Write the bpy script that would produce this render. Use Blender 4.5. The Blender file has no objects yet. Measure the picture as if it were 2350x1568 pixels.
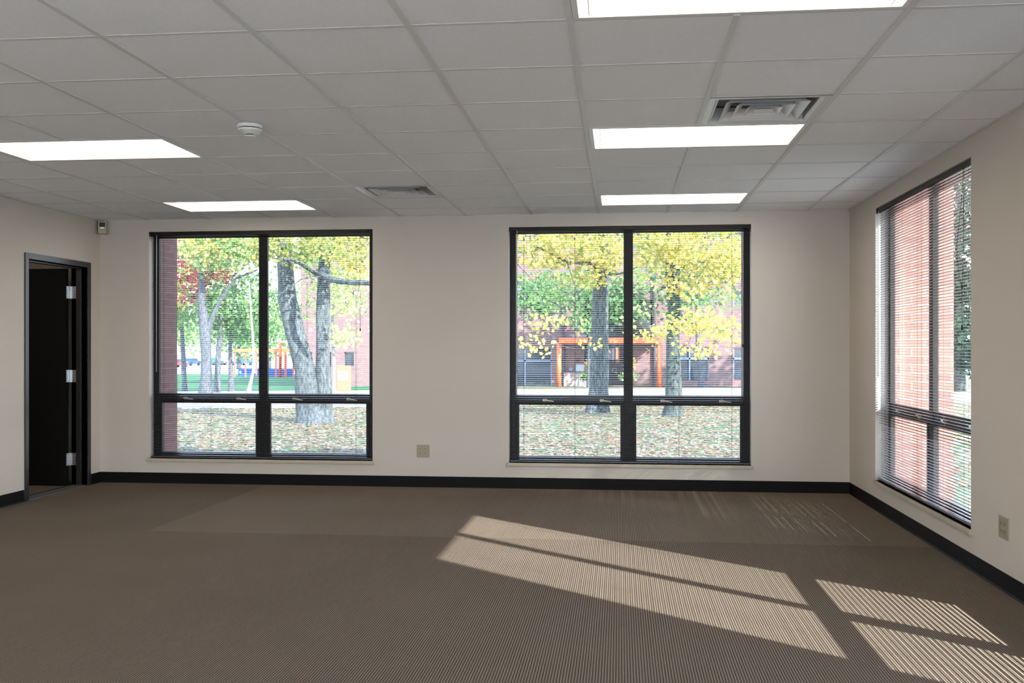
import bpy, math, random
from mathutils import Vector, noise
random.seed(7)
S = bpy.context.scene
COL = S.collection

# ---------------------------------------------------------------- camera, sky, sun, exposure
F_PX, YAW, HY, EYE = 2297.0, 0.1073, 798.7, 1.2827
cam_d = bpy.data.cameras.new('camera'); cam = bpy.data.objects.new('camera', cam_d); COL.objects.link(cam)
cam.location = (0, 0, EYE); cam.rotation_euler = (math.pi/2, 0, YAW)
cam_d.sensor_width = 36; cam_d.lens = F_PX/2350*36; cam_d.shift_y = (HY-784)/2350
cam_d.clip_start = 0.05; cam_d.clip_end = 1500
S.camera = cam

SKY_STRENGTH, SUN_STRENGTH, LAMP_STRENGTH = 9.0, 27.0, 4.2
w = bpy.data.worlds.new('sky'); S.world = w; w.use_nodes = True
wn = w.node_tree.nodes; wl = w.node_tree.links; wn.clear()
tc = wn.new('ShaderNodeTexCoord'); sx = wn.new('ShaderNodeSeparateXYZ'); cr = wn.new('ShaderNodeValToRGB')
bg = wn.new('ShaderNodeBackground'); wo = wn.new('ShaderNodeOutputWorld')
cr.color_ramp.elements[0].position = 0.0; cr.color_ramp.elements[0].color = (0.95, 0.97, 1.0, 1)
cr.color_ramp.elements[1].position = 0.75; cr.color_ramp.elements[1].color = (0.36, 0.58, 1.0, 1)
wl.new(tc.outputs['Generated'], sx.inputs[0]); wl.new(sx.outputs['Z'], cr.inputs[0])
wl.new(cr.outputs[0], bg.inputs[0]); bg.inputs[1].default_value = SKY_STRENGTH; wl.new(bg.outputs[0], wo.inputs[0])

sun_d = bpy.data.lights.new('sun', 'SUN'); sun = bpy.data.objects.new('sun', sun_d); COL.objects.link(sun)
SUN_DIR = Vector((-1, 0.86, -0.715)).normalized()
sun.rotation_euler = SUN_DIR.to_track_quat('-Z', 'Y').to_euler(); sun.location = (30, -26, 22)
sun_d.energy = SUN_STRENGTH; sun_d.angle = math.radians(0.53); sun_d.color = (1.0, 0.975, 0.945)

S.view_settings.view_transform = 'Standard'; S.view_settings.look = 'None'
S.view_settings.exposure = 0.22; S.view_settings.gamma = 1.0; S.view_settings.use_curve_mapping = False

# ---------------------------------------------------------------- materials
MATS = {}
def nt(name):
    m = bpy.data.materials.new(name); m.use_nodes = True
    t = m.node_tree; b = t.nodes['Principled BSDF']
    return m, t, b
def mat(name, col, rough=0.6, metal=0.0, spec=0.5, var=0.0, vscale=8.0, bump=0.0, bscale=200.0):
    m, t, b = nt(name)
    b.inputs['Roughness'].default_value = rough; b.inputs['Metallic'].default_value = metal
    b.inputs['Specular IOR Level'].default_value = spec
    b.inputs['Base Color'].default_value = (*col, 1)
    tcn = t.nodes.new('ShaderNodeTexCoord')
    if var > 0:
        n = t.nodes.new('ShaderNodeTexNoise'); n.inputs['Scale'].default_value = vscale; n.inputs['Detail'].default_value = 4
        r = t.nodes.new('ShaderNodeValToRGB')
        r.color_ramp.elements[0].position = .3; r.color_ramp.elements[1].position = .7
        r.color_ramp.elements[0].color = (*[c*(1-var) for c in col], 1); r.color_ramp.elements[1].color = (*[min(1, c*(1+var)) for c in col], 1)
        t.links.new(tcn.outputs['Object'], n.inputs['Vector']); t.links.new(n.outputs['Fac'], r.inputs[0]); t.links.new(r.outputs[0], b.inputs['Base Color'])
    if bump > 0:
        n2 = t.nodes.new('ShaderNodeTexNoise'); n2.inputs['Scale'].default_value = bscale; n2.inputs['Detail'].default_value = 3
        bp = t.nodes.new('ShaderNodeBump'); bp.inputs['Strength'].default_value = bump; bp.inputs['Distance'].default_value = .002
        t.links.new(tcn.outputs['Object'], n2.inputs['Vector']); t.links.new(n2.outputs['Fac'], bp.inputs['Height']); t.links.new(bp.outputs[0], b.inputs['Normal'])
    MATS[name] = m
    return m
mat('wall_paint', (.58, .52, .455), .75, spec=.3, bump=.12, bscale=350)
mat('ceiling_tile', (.90, .90, .895), .9, spec=.2, var=.02, vscale=60, bump=.5, bscale=420)
mat('tee_white', (.70, .70, .68), .45)
mat('black_frame', (.012, .011, .011), .35, spec=.5)
mat('bronze', (.014, .012, .011), .42, spec=.25)
mat('slat_metal', (.07, .073, .085), .24, spec=.8)
mat('cord_black', (.012, .012, .014), .7)
mat('wand', (.5, .5, .48), .25)
mat('sill', (.47, .41, .31), .4)
mat('handle', (.55, .45, .30), .35, metal=.6)
mat('vinyl_base', (.006, .005, .0055), .55, spec=.12, var=.15, vscale=3)
mat('door_black', (.006, .006, .006), .55, spec=.12)
mat('frame_paint', (.014, .016, .017), .35, spec=.6)
mat('hinge_steel', (.55, .57, .60), .3, metal=.9)
mat('threshold', (.16, .165, .175), .45, metal=.3, var=.15, vscale=20)
mat('outlet_ivory', (.32, .28, .19), .35)
mat('slot_dark', (.02, .018, .014), .6)
mat('device_beige', (.40, .34, .22), .4)
mat('device_window', (.05, .05, .06), .15)
mat('white_plastic', (.80, .80, .76), .35)
mat('fixture_white', (.80, .78, .74), .35)
mat('diffuser_metal', (.70, .70, .69), .3, metal=.15)
mat('duct', (.25, .26, .27), .35, metal=.7)
mat('concrete', (.28, .27, .275), .9, var=.1, vscale=.6)
mat('bounce_concrete', (.62, .60, .57), .9, var=.06, vscale=.8)  # for the added paving, pale so that it bounces sun indoors
mat('roof_gravel', (.3, .29, .27), .9, var=.2, vscale=5)
mat('orange_paint', (.80, .16, .05), .45)
mat('orange_red', (.75, .10, .05), .45)
mat('blue_paint', (.004, .075, .33), .5)
mat('sign_peach', (.42, .15, .08), .5)
mat('sign_white', (.85, .84, .82), .5)
mat('dark_glass', (.03, .04, .05), .08, spec=.8)
mat('dark_trim', (.05, .04, .045), .5)
mat('pale_brick_base', (.34, .25, .21), .85, var=.12, vscale=9)
mat('steel_blue', (.20, .26, .36), .5)
mat('mailbox_grey', (.08, .10, .12), .5)
mat('planter_stone', (.22, .17, .19), .8, var=.15, vscale=6)
mat('bush_green', (.10, .26, .12), .8, var=.4, vscale=14)
mat('bush_cream', (.75, .70, .52), .8, var=.2, vscale=14)
mat('tyre', (.02, .02, .02), .7)
for n, c in (('car_blue', (.02, .10, .30)), ('car_red', (.45, .05, .05)), ('car_silver', (.55, .57, .6)), ('car_teal', (.03, .12, .16))): mat(n, c, .25, metal=.2)

def emis(name, col, strength):
    m = bpy.data.materials.new(name); m.use_nodes = True; t = m.node_tree; t.nodes.clear()
    e = t.nodes.new('ShaderNodeEmission'); o = t.nodes.new('ShaderNodeOutputMaterial')
    e.inputs[0].default_value = (*col, 1); e.inputs[1].default_value = strength; t.links.new(e.outputs[0], o.inputs[0]); MATS[name] = m
emis('lamp_lens', (1.0, .86, .68), LAMP_STRENGTH)
emis('led', (1.0, .92, .8), .8)

def glass(key='glass', tint=(.955, .975, .975)):
    m = bpy.data.materials.new(key); m.use_nodes = True; t = m.node_tree; t.nodes.clear()
    o = t.nodes.new('ShaderNodeOutputMaterial'); mx = t.nodes.new('ShaderNodeMixShader')
    tr = t.nodes.new('ShaderNodeBsdfTransparent'); tr.inputs[0].default_value = (*tint, 1)
    gl = t.nodes.new('ShaderNodeBsdfGlossy'); gl.inputs['Roughness'].default_value = .0
    lw = t.nodes.new('ShaderNodeLayerWeight'); lw.inputs['Blend'].default_value = .5
    pw = t.nodes.new('ShaderNodeMath'); pw.operation = 'POWER'; pw.inputs[1].default_value = 5; t.links.new(lw.outputs['Facing'], pw.inputs[0])
    fr = t.nodes.new('ShaderNodeMath'); fr.operation = 'MULTIPLY_ADD'; fr.inputs[1].default_value = .45; fr.inputs[2].default_value = 0.0; t.links.new(pw.outputs[0], fr.inputs[0])
    t.links.new(fr.outputs[0], mx.inputs[0]); t.links.new(tr.outputs[0], mx.inputs[1]); t.links.new(gl.outputs[0], mx.inputs[2]); t.links.new(mx.outputs[0], o.inputs[0])
    MATS[key] = m
glass(); glass('glass_tinted', (.73, .75, .76))

def brick(name, c1, c2, mort):
    m, t, b = nt(name); b.inputs['Roughness'].default_value = .85
    g = t.nodes.new('ShaderNodeNewGeometry'); s = t.nodes.new('ShaderNodeSeparateXYZ'); a = t.nodes.new('ShaderNodeMath'); a.operation = 'ADD'
    c = t.nodes.new('ShaderNodeCombineXYZ'); br = t.nodes.new('ShaderNodeTexBrick')
    t.links.new(g.outputs['Position'], s.inputs[0]); t.links.new(s.outputs['X'], a.inputs[0]); t.links.new(s.outputs['Y'], a.inputs[1])
    t.links.new(a.outputs[0], c.inputs[0]); t.links.new(s.outputs['Z'], c.inputs[1]); t.links.new(c.outputs[0], br.inputs['Vector'])
    br.inputs['Scale'].default_value = 1; br.inputs['Brick Width'].default_value = .203; br.inputs['Row Height'].default_value = .0677; br.inputs['Mortar Size'].default_value = .006
    br.inputs['Color1'].default_value = (*c1, 1); br.inputs['Color2'].default_value = (*c2, 1); br.inputs['Mortar'].default_value = (*mort, 1)
    t.links.new(br.outputs['Color'], b.inputs['Base Color'])
    bp = t.nodes.new('ShaderNodeBump'); bp.invert = True; bp.inputs['Strength'].default_value = .5; bp.inputs['Distance'].default_value = .005
    t.links.new(br.outputs['Fac'], bp.inputs['Height']); t.links.new(bp.outputs[0], b.inputs['Normal']); MATS[name] = m
brick('own_brick', (.22, .095, .072), (.17, .075, .06), (.19, .14, .12))
brick('far_brick', (.215, .105, .09), (.145, .08, .078), (.235, .20, .19))

def carpet():
    m, t, b = nt('carpet'); b.inputs['Roughness'].default_value = .95; b.inputs['Specular IOR Level'].default_value = .08
    g = t.nodes.new('ShaderNodeNewGeometry'); s = t.nodes.new('ShaderNodeSeparateXYZ'); t.links.new(g.outputs['Position'], s.inputs[0])
    def M(op, a, bb=None):
        n = t.nodes.new('ShaderNodeMath'); n.operation = op
        for i, v in enumerate((a, bb)):
            if v is None: continue
            if isinstance(v, (int, float)): n.inputs[i].default_value = v
            else: t.links.new(v, n.inputs[i])
        return n.outputs[0]
    # ribs run down the room, one every 11.4 mm, slightly wandering
    nz = t.nodes.new('ShaderNodeTexNoise'); nz.inputs['Scale'].default_value = 90; nz.inputs['Detail'].default_value = 2
    t.links.new(g.outputs['Position'], nz.inputs['Vector'])
    ph = M('ADD', M('MULTIPLY', s.outputs['X'], 2*math.pi/.0114), M('MULTIPLY', nz.outputs['Fac'], 1.6))
    ribn = M('ADD', M('MULTIPLY', M('SINE', ph), .5), .5)
    tf = t.nodes.new('ShaderNodeTexNoise'); tf.inputs['Scale'].default_value = 260; tf.inputs['Detail'].default_value = 2; t.links.new(g.outputs['Position'], tf.inputs['Vector'])
    big = t.nodes.new('ShaderNodeTexNoise'); big.inputs['Scale'].default_value = 1.1; big.inputs['Detail'].default_value = 4; t.links.new(g.outputs['Position'], big.inputs['Vector'])
    fac = M('ADD', M('MULTIPLY', ribn, .72), M('MULTIPLY', tf.outputs['Fac'], .28))
    r = t.nodes.new('ShaderNodeValToRGB'); r.color_ramp.elements[0].position = .15; r.color_ramp.elements[1].position = .9
    r.color_ramp.elements[0].color = (.064, .047, .034, 1); r.color_ramp.elements[1].color = (.265, .216, .168, 1)
    t.links.new(fac, r.inputs[0])
    # a seamed breadth of carpet with its pile laid the other way
    seam = M('MULTIPLY', M('GREATER_THAN', s.outputs['X'], -3.29), M('GREATER_THAN', s.outputs['Y'], 6.70))
    tone = M('ADD', M('ADD', M('MULTIPLY', seam, .20), .84), M('MULTIPLY', big.outputs['Fac'], .26))
    mx = t.nodes.new('ShaderNodeVectorMath'); mx.operation = 'SCALE'; t.links.new(r.outputs[0], mx.inputs[0]); t.links.new(tone, mx.inputs['Scale'])
    t.links.new(mx.outputs[0], b.inputs['Base Color'])
    bp = t.nodes.new('ShaderNodeBump'); bp.inputs['Strength'].default_value = .6; bp.inputs['Distance'].default_value = .003
    t.links.new(fac, bp.inputs['Height']); t.links.new(bp.outputs[0], b.inputs['Normal']); MATS['carpet'] = m
carpet()

def ground_mat(name, leafy, g1=(.035, .085, .035), g2=(.07, .13, .055)):
    m, t, b = nt(name); b.inputs['Roughness'].default_value = .95; b.inputs['Specular IOR Level'].default_value = .1
    g = t.nodes.new('ShaderNodeNewGeometry')
    n = t.nodes.new('ShaderNodeTexNoise'); n.inputs['Scale'].default_value = 6; n.inputs['Detail'].default_value = 6; t.links.new(g.outputs['Position'], n.inputs['Vector'])
    r = t.nodes.new('ShaderNodeValToRGB'); r.color_ramp.elements[0].position = .35; r.color_ramp.elements[1].position = .65
    r.color_ramp.elements[0].color = (*g1, 1); r.color_ramp.elements[1].color = (*g2, 1); t.links.new(n.outputs['Fac'], r.inputs[0])
    out = r.outputs[0]
    if leafy:
        v = t.nodes.new('ShaderNodeTexVoronoi'); v.inputs['Scale'].default_value = 9; t.links.new(g.outputs['Position'], v.inputs['Vector'])
        sep = t.nodes.new('ShaderNodeSeparateColor'); t.links.new(v.outputs['Color'], sep.inputs[0])
        lr = t.nodes.new('ShaderNodeValToRGB'); e = lr.color_ramp.elements; e[0].color = (.13, .075, .04, 1); e[1].color = (.28, .22, .16, 1)
        k = e.new(.5); k.color = (.22, .13, .06, 1); t.links.new(sep.outputs[1], lr.inputs[0])
        th = t.nodes.new('ShaderNodeMath'); th.operation = 'LESS_THAN'; th.inputs[1].default_value = leafy; t.links.new(sep.outputs[0], th.inputs[0])
        mx = t.nodes.new('ShaderNodeMix'); mx.data_type = 'RGBA'; t.links.new(th.outputs[0], mx.inputs['Factor']); t.links.new(out, mx.inputs['A']); t.links.new(lr.outputs[0], mx.inputs['B']); out = mx.outputs['Result']
    t.links.new(out, b.inputs['Base Color']); MATS[name] = m
ground_mat('lawn_leafy', .45); ground_mat('lawn_green', 0, (.022, .085, .026), (.04, .12, .045))

def bark(name, c1, c2):
    m, t, b = nt(name); b.inputs['Roughness'].default_value = .95
    g = t.nodes.new('ShaderNodeTexCoord'); mp = t.nodes.new('ShaderNodeMapping'); mp.inputs['Scale'].default_value = (16, 16, 5)
    v = t.nodes.new('ShaderNodeTexNoise'); v.inputs['Scale'].default_value = 1.6; v.inputs['Detail'].default_value = 6; v.inputs['Roughness'].default_value = .7
    t.links.new(g.outputs['Object'], mp.inputs[0]); t.links.new(mp.outputs[0], v.inputs['Vector'])
    r = t.nodes.new('ShaderNodeValToRGB'); r.color_ramp.elements[0].position = .4; r.color_ramp.elements[1].position = .62
    r.color_ramp.elements[0].color = (*c1, 1); r.color_ramp.elements[1].color = (*c2, 1); t.links.new(v.outputs['Fac'], r.inputs[0]); t.links.new(r.outputs[0], b.inputs['Base Color'])
    bp = t.nodes.new('ShaderNodeBump'); bp.inputs['Strength'].default_value = 1; bp.inputs['Distance'].default_value = .05
    t.links.new(v.outputs['Fac'], bp.inputs['Height']); t.links.new(bp.outputs[0], b.inputs['Normal']); MATS[name] = m
bark('bark_grey', (.038, .046, .046), (.165, .19, .185)); bark('bark_dark', (.03, .038, .035), (.11, .135, .125)); bark('bark_pale', (.22, .21, .20), (.38, .37, .35)); bark('bark_mid', (.05, .052, .058), (.15, .155, .165))

def leaf_mat(name, stops):
    m = bpy.data.materials.new(name); m.use_nodes = True; t = m.node_tree; t.nodes.clear()
    o = t.nodes.new('ShaderNodeOutputMaterial'); a = t.nodes.new('ShaderNodeAttribute'); a.attribute_name = 'tone'
    r = t.nodes.new('ShaderNodeValToRGB'); e = r.color_ramp.elements
    e[0].position = 0; e[0].color = (*stops[0], 1); e[1].position = 1; e[1].color = (*stops[-1], 1)
    for i, c in enumerate(stops[1:-1]): k = e.new((i+1)/(len(stops)-1)); k.color = (*c, 1)
    d = t.nodes.new('ShaderNodeBsdfDiffuse'); tl = t.nodes.new('ShaderNodeBsdfTranslucent'); mx = t.nodes.new('ShaderNodeMixShader'); mx.inputs[0].default_value = .4
    t.links.new(a.outputs['Fac'], r.inputs[0]); t.links.new(r.outputs[0], d.inputs[0]); t.links.new(r.outputs[0], tl.inputs[0])
    t.links.new(d.outputs[0], mx.inputs[1]); t.links.new(tl.outputs[0], mx.inputs[2]); t.links.new(mx.outputs[0], o.inputs[0]); MATS[name] = m
leaf_mat('leaf_yellow', [(.098, .168, .042), (.224, .280, .070), (.476, .434, .098), (.644, .476, .098), (.700, .588, .224)])
leaf_mat('leaf_lime', [(.098, .210, .056), (.210, .336, .098), (.378, .448, .140), (.532, .532, .210)])
leaf_mat('leaf_green', [(.068, .149, .054), (.135, .243, .081), (.243, .351, .121), (.432, .459, .162)])
leaf_mat('leaf_red', [(.280, .042, .049), (.420, .070, .084), (.448, .140, .126), (.504, .364, .112)])
leaf_mat('leaf_dark', [(.018, .035, .024), (.03, .06, .04), (.05, .09, .06)])
leaf_mat('leaf_fallen', [(.14, .08, .05), (.25, .16, .09), (.33, .26, .18), (.52, .46, .38), (.22, .085, .07), (.36, .26, .09)])

# ---------------------------------------------------------------- mesh helpers
class MB:
    def __init__(s): s.v = []; s.f = []
    def box(s, x0, x1, y0, y1, z0, z1):
        b = len(s.v); s.v += [(x0, y0, z0), (x1, y0, z0), (x1, y1, z0), (x0, y1, z0), (x0, y0, z1), (x1, y0, z1), (x1, y1, z1), (x0, y1, z1)]
        s.f += [tuple(b+i for i in q) for q in ((3, 2, 1, 0), (4, 5, 6, 7), (0, 1, 5, 4), (1, 2, 6, 5), (2, 3, 7, 6), (3, 0, 4, 7))]; return s
    def poly(s, pts): b = len(s.v); s.v += [tuple(p) for p in pts]; s.f.append(tuple(range(b, b+len(pts)))); return s
    def loft(s, rings, cap=True, close=True):
        b = len(s.v); n = len(rings[0])
        for r in rings: s.v += [tuple(p) for p in r]
        for i in range(len(rings)-1):
            for j in range(n if close else n-1):
                k = (j+1) % n; s.f.append((b+i*n+j, b+i*n+k, b+(i+1)*n+k, b+(i+1)*n+j))
        if cap: s.f.append(tuple(b+j for j in reversed(range(n)))); s.f.append(tuple(b+(len(rings)-1)*n+j for j in range(n)))
        return s
    def tube(s, pts, rad, n=8, cap=True, wob=0.0):
        pts = [Vector(p) for p in pts]
        if isinstance(rad, (int, float)): rad = [rad]*len(pts)
        rings = []
        ref = None
        for i, p in enumerate(pts):
            d = (pts[min(i+1, len(pts)-1)]-pts[max(i-1, 0)]).normalized()
            if ref is None: ref = Vector((1, 0, 0)) if abs(d.x) < .8 else Vector((0, 1, 0))
            a = (ref-d*ref.dot(d)).normalized(); c = d.cross(a); ref = a
            rr = []
            for j in range(n):
                t = 2*math.pi*j/n; r = rad[i]
                if wob: r *= 1+wob*noise.noise(Vector((math.cos(t)*1.5+p.x, math.sin(t)*1.5+p.y, p.z*.8)))
                rr.append(p+a*math.cos(t)*r+c*math.sin(t)*r)
            rings.append(rr)
        return s.loft(rings, cap)
    def lathe(s, prof, c=(0, 0, 0), n=32):
        return s.loft([[(c[0]+r*math.cos(2*math.pi*j/n), c[1]+r*math.sin(2*math.pi*j/n), c[2]+z) for j in range(n)] for r, z in prof])
    def wall(s, axis, a0, a1, z0, z1, p0, p1, holes):
        """slab along axis ('x' or 'y') between thickness p0..p1 with rectangular holes (a,b,zlo,zhi)"""
        xs = sorted({a0, a1, *[h[0] for h in holes], *[h[1] for h in holes]})
        for i in range(len(xs)-1):
            l, r = xs[i], xs[i+1]; m = (l+r)/2
            hs = sorted([h for h in holes if h[0] < m < h[1]], key=lambda h: h[2]); z = z0
            for seg in hs+[(0, 0, z1, z1)]:
                if seg[2]-z > 1e-6:
                    if axis == 'x': s.box(l, r, p0, p1, z, seg[2])
                    else: s.box(p0, p1, l, r, z, seg[2])
                z = seg[3]
        return s
    def build(s, name, m, parent=None, smooth=False, bevel=0.0, kind=None, off=(0, 0, 0), weld=False):
        me = bpy.data.meshes.new(name)
        v = s.v if off == (0, 0, 0) else [(p[0]-off[0], p[1]-off[1], p[2]-off[2]) for p in s.v]
        me.from_pydata(v, [], s.f); me.materials.append(MATS[m] if isinstance(m, str) else m)
        if smooth: me.polygons.foreach_set('use_smooth', [True]*len(me.polygons))
        me.update()
        o = bpy.data.objects.new(name, me); COL.objects.link(o)
        if parent: o.parent = parent
        if bevel:
            b = o.modifiers.new('bevel', 'BEVEL'); b.width = bevel; b.segments = 2; b.limit_method = 'ANGLE'
        if kind: o['kind'] = kind
        return o
def thing(name, label=None, cat=None, loc=(0, 0, 0), rz=0.0, group=None, kind=None):
    o = bpy.data.objects.new(name, None); COL.objects.link(o); o.location = loc; o.rotation_euler = (0, 0, rz); o.empty_display_size = .1
    tag(o, label, cat, group, kind); return o
def tag(o, label=None, cat=None, group=None, kind=None):
    if label: o['label'] = label
    if cat: o['category'] = cat
    if group: o['group'] = group
    if kind: o['kind'] = kind
    return o
def ray(x, y):
    u = (x-1175)/F_PX; v = (HY-y)/F_PX
    return Vector((-math.sin(YAW)+u*math.cos(YAW), math.cos(YAW)+u*math.sin(YAW), v))
def at(x, y, Y):                       # where the sight line through a photo point meets depth Y
    r = ray(x, y); t = Y/r.y
    return Vector((r.x*t, Y, EYE+r.z*t))

# ---------------------------------------------------------------- room
D, XR, XL, HC, YB = 9.083, 2.012, -4.934, 2.498, -2.6
WZ0, WH, WW = .235, 2.15, 2.17
W1C, W2C, WRC = -3.363, .077, 7.104     # window centres: back wall X, back wall X, right wall Y
VR0, VR1 = -2.20, -.10                 # added window behind the camera, unseen, brings daylight to the ceiling
UR0, UR1 = 2.82, 4.90                   # next window along the right wall, beyond the frame
DY0, DY1, DZ = 7.905, 8.845, 2.03       # door opening in the left wall

MB().box(XL-.17, XR+.1, YB-.1, D+.1, -.15, 0).build('floor', 'carpet', kind='structure')
hole = lambda c, w=WW: (c-w/2, c+w/2, WZ0, WZ0+WH)
MB().wall('x', XL-.15, XR+.10, 0, HC+.3, D, D+.10, [hole(W1C), hole(W2C)]).build('wall_back', 'wall_paint', kind='structure')
MB().wall('y', YB, D, 0, HC+.3, XR, XR+.10, [hole(WRC), (UR0, UR1, WZ0, WZ0+WH), (VR0, VR1, WZ0, WZ0+WH)]).build('wall_right', 'wall_paint', kind='structure')
MB().wall('y', YB, D, 0, HC+.3, XL-.15, XL, [(DY0, DY1, 0, DZ)]).build('wall_left', 'wall_paint', kind='structure')
RC = (-3.70, -1.40, .90)                # windows added in the unseen rear wall to throw daylight on the ceiling
MB().wall('x', XL-.15, XR+.1, 0, HC+.3, YB-.1, YB, [hole(c_) for c_ in RC]).build('wall_rear', 'wall_paint', kind='structure')

# outside: brick piers stand between the windows, recessed panels above and below them
PO = .47
a = W1C-WW/2+.02; b = W1C+WW/2-.02; c = W2C-WW/2+.02; d = W2C+WW/2-.02
m = MB()
for x0, x1 in ((-9.5, a), (b, c), (d, XR+.12+PO)):
    m.box(x0, x1, D+.14, D+.10+PO, -.5, 3.7); m.box(x0+(.022 if x0 > -9 else 0), x1-(.022 if x1 < 2 else 0), D+.10, D+.14, -.5, 3.7)
for x0, x1 in ((a, b), (c, d)):
    m.box(x0, x1, D+.10, D+.20, -.5, WZ0-.002); m.box(x0, x1, D+.10, D+.22, WZ0+WH-.0, 3.7)
m.build('wall_back_outer', 'own_brick', kind='structure')
e0, e1 = WRC-WW/2+.02, WRC+WW/2-.02
m = MB()
for y0, y1 in ((YB-.3, VR0), (VR1, UR0), (UR1, e0), (e1, D+.10)):
    g0 = .022 if y0 in (e1,) else 0; g1 = .022 if y1 in (e0,) else 0
    m.box(XR+.14, XR+.12+PO, y0, y1, -.5, 3.7); m.box(XR+.10, XR+.14, y0+g0, y1-g1, -.5, 3.7)
for y0, y1 in ((VR0, VR1), (UR0, UR1), (e0, e1)):
    m.box(XR+.10, XR+.20, y0, y1, -.5, WZ0-.002); m.box(XR+.10, XR+.22, y0, y1, WZ0+WH, 3.7)
m.build('wall_right_outer', 'own_brick', kind='structure')
MB().box(-9.5, XR+.59, YB-.35, D+.10+PO, 3.25, 3.4).build('roof', 'roof_gravel', kind='structure')

# baseboards: black vinyl cove base with a little foot
def base(name, axis, a0, a1, p, sgn):
    m = MB(); prof = [(0, .10), (.0035, .098), (.004, .012), (.008, .0), (0, 0)]
    L = [(p+sgn*q[0], q[1]) for q in prof]
    for a, b2 in [(a0, a1)]:
        if axis == 'x': r = [[(a, y, z) for y, z in L], [(b2, y, z) for y, z in L]]
        else: r = [[(x, a, z) for x, z in L], [(x, b2, z) for x, z in L]]
        m.loft(r)
    return m.build(name, 'vinyl_base', kind='structure')
base('baseboard_back', 'x', XL, XR, D, -1); base('baseboard_right', 'y', YB, D-.004, XR, -1)
base('baseboard_left', 'y', YB, DY0-.055, XL, 1); base('baseboard_left_corner', 'y', DY1+.052, D-.004, XL, 1)

# ---------------------------------------------------------------- ceiling: tiles, tees, fixtures
T = .6096; GX, GY = -1.404, 8.601
col = lambda i: GX+i*T
row = lambda j: GY-j*T
taken = {}                                # (column, row) cells that hold a fixture
LIGHTS = [(-4, 1), (-4, 5), (2, 1), (2, 5), (2, 9), (-4, 9), (2, 13), (-4, 13)]   # left column, far row index
VENTS = [(-1, 2), (3, 6)]
for c0, r0 in LIGHTS: taken[(c0, r0)] = taken[(c0+1, r0)] = 1
for c0, r0 in VENTS: taken[(c0, r0)] = 1
cx = [XL]+[col(i) for i in range(-5, 6)]+[XR]
ry = [D]+[row(j) for j in range(0, 22) if row(j) > YB+.05]+[YB]
m = MB()
for i in range(len(cx)-1):
    for j in range(len(ry)-1):
        ci = i-6; rj = j
        if (ci, rj) in taken: continue
        z = HC+.004+random.uniform(0, .0015)
        m.box(cx[i]+.004, cx[i+1]-.004, ry[j+1]+.004, ry[j]-.004, z, z+.016)
ceil = m.build('ceiling', 'ceiling_tile', kind='structure')
m = MB()
for i in range(1, len(cx)-1):            # runners down the room, broken where a fixture spans them
    segs = []; y = D
    for j in range(len(ry)-1):
        ci = i-6
        blocked = any(c0+1 == ci and r0 == j for c0, r0 in LIGHTS)
        if not blocked: m.box(cx[i]-.012, cx[i]+.012, ry[j+1], ry[j], HC, HC+.004)
for j in range(1, len(ry)-1): m.box(XL, XR, ry[j]-.012, ry[j]+.012, HC+.0028, HC+.0042)
m.box(XL, XR, D-.02, D, HC, HC+.003); m.box(XL, XR, YB, YB+.02, HC, HC+.003); m.box(XL, XL+.02, YB, D, HC, HC+.003); m.box(XR-.02, XR, YB, D, HC, HC+.003)
m.build('ceiling_grid', 'tee_white', ceil)
MB().box(XL-.15, XR+.1, YB-.1, D+.1, HC+.25, HC+.3).build('ceiling_deck', 'duct', ceil)

def light_fixture():
    t = thing('ceiling_light')
    w2, d2 = T-.013, T/2-.013; h = .11
    m = MB()                               # pan: flange and sloping sides, closed above
    for (x0, x1, y0, y1) in ((-w2, w2, -d2, -d2+.018), (-w2, w2, d2-.018, d2), (-w2, -w2+.022, -d2, d2), (w2-.022, w2, -d2, d2)): m.box(x0, x1, y0, y1, .001, .012)
    m.box(-w2, w2, -d2, d2, h-.004, h)
    for (x0, x1, y0, y1) in ((-w2, w2, -d2, -d2+.004), (-w2, w2, d2-.004, d2), (-w2, -w2+.004, -d2, d2), (w2-.004, w2, -d2, d2)): m.box(x0, x1, y0, y1, .01, h)
    m.build('housing', 'fixture_white', t)
    for sgn in (-1, 1):                    # two long curved lens panels meeting at a centre seam
        m = MB(); rings = []
        for k in range(9):
            a = k/8; y = sgn*(.003+a*(d2-.024)); z = .010-.0+.018*math.sin(a*math.pi)
            rings.append([(-w2+.06, y, z), (w2-.06, y, z), (w2-.06, y, z+.003), (-w2+.06, y, z+.003)])
        m.loft(rings).build('lens', 'lamp_lens', t)
    for sgn in (-1, 1):
        MB().box(min(sgn*(w2-.058), sgn*(w2-.024)), max(sgn*(w2-.058), sgn*(w2-.024)), -d2+.02, d2-.02, .008, .013).build('end_lens', 'lamp_lens', t)
        MB().box(sgn*(w2-.0600)-.0015, sgn*(w2-.0600)+.0015, -d2+.018, d2-.018, .006, .03).build('end_clip', 'handle', t)
    return t
def copy_tree(o, parent=None):
    c = o.copy(); COL.objects.link(c)
    if parent: c.parent = parent
    for ch in list(o.children): copy_tree(ch, c)
    return c
LBL = ['lit ceiling troffer nearest the back wall above the left window', 'lit ceiling troffer cut by the left frame edge, left of the smoke detector',
       'lit ceiling troffer nearest the back wall above the right-hand back window', 'lit ceiling troffer directly behind the larger square air vent',
       'large lit ceiling troffer cut off by the top frame edge', 'lit ceiling troffer overhead left, outside the picture', 'lit ceiling troffer behind the camera on the window side',
       'lit ceiling troffer behind the camera on the door side']
L0 = light_fixture(); fx = []
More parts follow.
